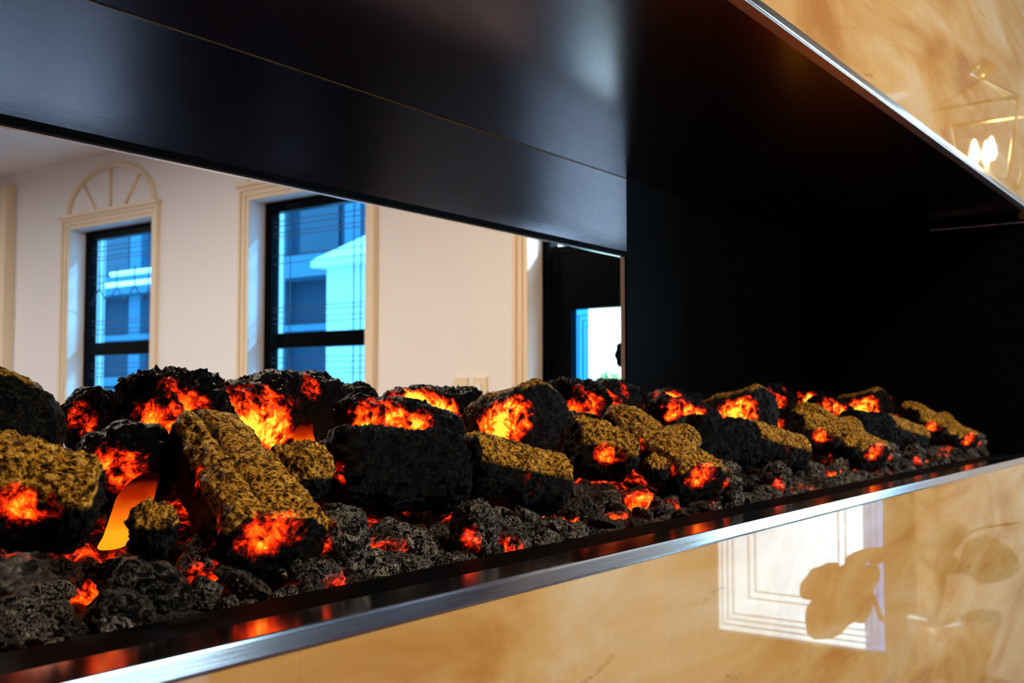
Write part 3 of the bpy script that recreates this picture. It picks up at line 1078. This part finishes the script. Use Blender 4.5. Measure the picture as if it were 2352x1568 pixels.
# ------------------------------------------------------------------ flames between the logs
def flame_material():
    m, n, l, b = nt('flame')
    tc = n.new('ShaderNodeTexCoord')
    sx = n.new('ShaderNodeSeparateXYZ')
    l.new(tc.outputs['Generated'], sx.inputs[0])
    nz = noise(n, l, tc.outputs['Object'], 40, 2)
    h = mth(n, l, 'ADD', sx.outputs['Z'], mth(n, l, 'MULTIPLY', mth(n, l, 'SUBTRACT', nz, 0.5), 0.35))
    r = ramp(n, [(0.22, (1.0, 0.40, 0.01)), (0.45, (1.0, 0.17, 0.005)), (0.68, (0.45, 0.02, 0.001)), (0.88, (0.01, 0.0, 0))])
    l.new(h, r.inputs[0])
    b.inputs['Base Color'].default_value = (0.004, 0.001, 0.0, 1)
    b.inputs['Specular IOR Level'].default_value = 0.0
    b.inputs['Roughness'].default_value = 1.0
    l.new(r.outputs[0], b.inputs['Emission Color'])
    b.inputs['Emission Strength'].default_value = 1.1
    return m


M_FLAME = flame_material()
for (u0, v0, u1, v1, y, hw, lab) in ((252, 1262, 352, 1085, .592, 62, 'smooth orange flame rising between the gold-crusted log and the split log'),
                                     (684, 1065, 712, 965, .69, 34, 'smooth orange flame rising behind the small gold-flecked stump')):
    a, b = np.array(P(u0, v0, y)), np.array(P(u1, v1, y + .015))
    k = (a - np.array(CAM)) @ np.array(FWD) / FPX
    v, f = ico(4)
    t = (v[:, 2] + 1) / 2
    wd = np.sqrt(np.clip(1 - v[:, 2] ** 2, 0, 1)) ** 0.55
    ang = np.arctan2(v[:, 1], v[:, 0])
    wob = 1 + 0.16 * perlin(v * 2.1 + u0)
    q = (b - a) * t[:, None] + np.stack([np.cos(ang) * wd * hw * k * wob * (1 - .25 * t), np.sin(ang) * wd * hw * k * .45, 0 * t], 1)
    q[:, 0] += .004 * np.sin(t * 6)
    o = mesh('flame', q, f, M_FLAME, smooth=True)
    o.location = a
    tag(o, lab, 'flame')

# ================================================================== LAMPS AND THINGS OF THE TWO ROOMS
def ceiling_lamp(tone, x, y, s, col, watt, lab):
    o = empty(tone + '_ceiling_light_offscreen', (x, y, CEIL - 0.02))
    tag(o, lab, 'lamp')
    mb = MB()
    for a in ((x - s, x + s, y - s, y - s + .03), (x - s, x + s, y + s - .03, y + s), (x - s, x - s + .03, y - s, y + s), (x + s - .03, x + s, y - s, y + s)):
        mb.box(*a, CEIL - 0.02, CEIL)
    keep(mb.build('frame', M_CEIL), o)
    keep(box(tone + '_diffuser_offscreen', x - s + .03, x + s - .03, y - s + .03, y + s - .03, CEIL - 0.008, CEIL, emit(tone + '_lamp_panel', col, watt)), o)


WARM = (1.0, 0.86, 0.70)
ceiling_lamp('cream', 1.6, 5.2, 0.30, (1, .92, .84), 112, 'square ceiling light in the room behind the fire, over its middle')
ceiling_lamp('white', 1.6, 9.0, 0.30, (1, .95, .92), 94, 'square ceiling light in the room behind the fire, near its end wall')
ceiling_lamp('amber', 2.2, 2.4, 0.30, (1, .78, .54), 66, 'square ceiling light in the room behind the fire, close to the stone wall')
ceiling_lamp('added_warm', 1.2, -1.3, 0.30, WARM, 90, 'unseen square ceiling light added in the front room, over the fire side')  # no fixture seen here; added for overhead light on the stone and steel

# lantern mirrored in the stone
M_BRASS = simple('lantern_brass', (0.62, 0.45, 0.22), 0.25, metal=1.0)
M_BULB = emit('candle_bulb', (1.0, 0.80, 0.5), 60)
lc = PM(2262, 335, 3.1)
ln = empty('hanging_lantern_offscreen', (lc.x, lc.y, lc.z))
tag(ln, 'tapered brass lantern with glass sides and candle bulbs hanging by the stone wall', 'lantern')
ht, hb, wt, wb_ = 0.10, -0.12, 0.115, 0.075
top = [lc + Vector((sx * wt, sy * wt, ht)) for sx, sy in ((-1, -1), (1, -1), (1, 1), (-1, 1))]
bot = [lc + Vector((sx * wb_, sy * wb_, hb)) for sx, sy in ((-1, -1), (1, -1), (1, 1), (-1, 1))]
apex = lc + Vector((0, 0, 0.20))
mb = MB()
for k in range(4):
    mb.tube([top[k], top[(k + 1) % 4]], .006, 6).tube([bot[k], bot[(k + 1) % 4]], .006, 6).tube([top[k], bot[k]], .005, 6).tube([top[k], apex], .005, 6)
keep(mb.build('frame', M_BRASS), ln)
keep(mesh('base', [b - Vector((0, 0, .004)) for b in bot] + [b + Vector((0, 0, .004)) for b in bot], [(0, 3, 2, 1), (4, 5, 6, 7), (0, 1, 5, 4), (1, 2, 6, 5), (2, 3, 7, 6), (3, 0, 4, 7)], M_BRASS), ln)
keep(MB().tube([apex, apex + Vector((0, 0, .02)), apex + Vector((0, 0, .04)), apex + Vector((0, 0, .06))], [.012, .035, .03, .008], 12).build('crown', M_BRASS, smooth=True), ln)
keep(MB().tube([apex + Vector((0, 0, .05)), Vector((lc.x, lc.y, CEIL + .005))], .005, 8).build('rod', M_BRASS), ln)
for dx, dy in ((.025, .0), (-.02, .022), (-.012, -.026)):
    c = lc + Vector((dx, dy, 0))
    cd = keep(MB().tube([c + Vector((0, 0, hb)), c + Vector((0, 0, -.05))], .009, 10).build('candle', M_CEIL), ln)
    bb = MB().tube([c + Vector((0, 0, -.05)), c + Vector((0, 0, -.03)), c + Vector((0, 0, -.01)), c + Vector((0, 0, .02))], [.006, .013, .011, .002], 10).build('bulb', M_BULB, smooth=True)
    bb.parent = cd

# sheer curtain beside the front room door
M_SHEER = simple('sheer_cloth', (0.88, 0.93, 0.97), 0.9, bump=0.2, bscale=60)
n = 60
v, f = [], []
ya, yb = -2.15, -1.45
for i in range(n + 1):
    y = ya + (yb - ya) * i / n
    x = XW - 0.09 + 0.018 * math.sin(i * 0.9)
    for z in (0.14, 1.2, CEIL - 0.25):
        v.append((x, y, z))
for i in range(n):
    for j in range(2):
        f.append((i * 3 + j, (i + 1) * 3 + j, (i + 1) * 3 + j + 1, i * 3 + j + 1))
cu = mesh('curtain', v, f, M_SHEER, smooth=True)
md = cu.modifiers.new('thick', 'SOLIDIFY')
md.thickness = 0.003
tag(cu, 'pale sheer curtain hanging beside the front room door', 'curtain')
rod = MB().tube([(XW - 0.09, -2.3, CEIL - .25), (XW - 0.09, -1.35, CEIL - .25)], .012, 10).build('curtain_rod', M_BRASS, smooth=True)
tag(rod, 'thin brass rod carrying the pale curtain', 'curtain rod')
keep(box('bracket', XW - 0.09, XW, -2.28, -2.25, CEIL - .26, CEIL - .24, M_BRASS), rod)

# unseen dark cupboard, added so the fire box header reflects darker
M_PLUM = simple('plum_lacquer', (0.040, 0.016, 0.034), 0.25, var=0.1, bscale=5)
wd_ = empty('added_wardrobe', (3.95, -2.72, 0))
tag(wd_, 'tall dark plum cupboard, unseen, added to darken the hood reflections', 'added_wardrobe')
keep(box('body', 3.74, XW - 0.005, -3.17, -2.28, 0.06, 2.35, M_PLUM, bevel=0.006), wd_)
keep(box('plinth', 3.77, XW - 0.005, -3.15, -2.30, 0, 0.06, M_BLACK), wd_)
for ya, yb in ((-3.16, -2.73), (-2.72, -2.29)):
    dr = keep(box('door', 3.715, 3.74, ya, yb, 0.08, 2.33, M_PLUM, bevel=0.004), wd_)
    h_ = MB().tube([(3.70, -2.76 if ya < -3 else -2.69, 1.0), (3.70, -2.76 if ya < -3 else -2.69, 1.2)], .008, 8).build('handle', M_BRASS, smooth=True)
    h_.parent = dr

# broad-leaved plant mirrored in the stone
M_LEAF = simple('plant_leaf', (0.20, 0.17, 0.10), 0.45, var=0.25, bscale=25)
M_STEM = simple('plant_stem', (0.17, 0.12, 0.07), 0.6)
M_POT = simple('glazed_pot', (0.55, 0.50, 0.45), 0.3)
D = 2.3
pot = PM(2190, 1700, D)
pz = 0.52
pl = empty('potted_plant', (pot.x, pot.y, pz))
tag(pl, 'broad-leaved plant on thin bent stems in a pot, mirrored in the stone', 'plant')


def stem(pts, r=.005):
    keep(MB().tube([PM(u, v, D) if len(q) == 0 else PM(u, v, q[0]) for u, v, *q in pts], r, 8).build('stem', M_STEM, smooth=True), pl)


stem([(2190, 1720), (2150, 1568), (2108, 1470), (2130, 1440), (2160, 1385), (2166, 1325), (2180, 1260), (2182, 1230)], .007)
stem([(2166, 1325), (2130, 1290), (2100, 1265), (2060, 1262), (2000, 1300), (1985, 1325)], .006)
stem([(2108, 1470), (2025, 1420), (1990, 1335)], .006)
stem([(2180, 1310), (2230, 1270), (2300, 1290)], .005)
stem([(2182, 1240), (2260, 1210), (2335, 1200)], .003)


def leaf(u0, v0, u1, v1, wd, bend=.02, wob=0.0):
    a, b = PM(u0, v0, D), PM(u1, v1, D)
    ax = b - a
    L = ax.length
    ax.normalize()
    vw = (Vector((a.x, 2 * Y0 - a.y, a.z)) - CAM).normalized()
    vw = Vector((vw.x, -vw.y, vw.z))
    sd = ax.cross(vw).normalized()
    nn = sd.cross(ax).normalized()
    V, F = [], []
    N = 14
    for i in range(N + 1):
        s = i / N
        hw = wd * (math.sin(math.pi * min(1, s * 0.93 + 0.05)) ** 0.6) * (1 + wob * math.sin(s * 17))
        for j in (-1, -.5, 0, .5, 1):
            V.append(a + ax * L * s + sd * hw * j + nn * (bend * math.sin(s * 3) + 0.25 * abs(j) * hw))
    for i in range(N):
        for j in range(4):
            F.append((i * 5 + j, i * 5 + j + 1, (i + 1) * 5 + j + 1, (i + 1) * 5 + j))
    o = keep(mesh('leaf', V, F, M_LEAF, smooth=True), pl)
    m = o.modifiers.new('thick', 'SOLIDIFY')
    m.thickness = .002


leaf(1992, 1298, 1862, 1462, .054, wob=.09)
leaf(1950, 1300, 1978, 1432, .038, wob=.08)
leaf(2045, 1262, 1940, 1288, .015)
leaf(1930, 1300, 1840, 1370, .03, wob=.08)
leaf(2015, 1300, 1995, 1350, .014)
leaf(2220, 1210, 2140, 1250, .030, wob=.05)
leaf(2140, 1240, 2095, 1262, .016)
leaf(2165, 1310, 2190, 1275, .034)
leaf(2210, 1275, 2345, 1300, .052, wob=.08)
leaf(2205, 1460, 2300, 1410, .035)
keep(MB().tube([(pot.x, pot.y, pz), (pot.x, pot.y, pz + .005), (pot.x, pot.y, pz + .09), (pot.x, pot.y, pz + .14), (pot.x, pot.y, pz + .13)], [.05, .06, .085, .09, .05], 28).build('pot', M_POT, smooth=True), pl)
ps = MB()
ps.tube([(pot.x, pot.y, pz - .03), (pot.x, pot.y, pz)], .14, 32)
st = ps.build('plant_stand', M_FLOOR)
tag(st, 'round wooden plant stand under the broad-leaved plant', 'stand')
for k in range(3):
    a = k * 2.094 + .4
    keepo = MB().tube([(pot.x + .10 * math.cos(a), pot.y + .10 * math.sin(a), pz - .03), (pot.x + .13 * math.cos(a), pot.y + .13 * math.sin(a), 0)], .012, 10).build('leg', M_FLOOR)
    keepo.parent = st
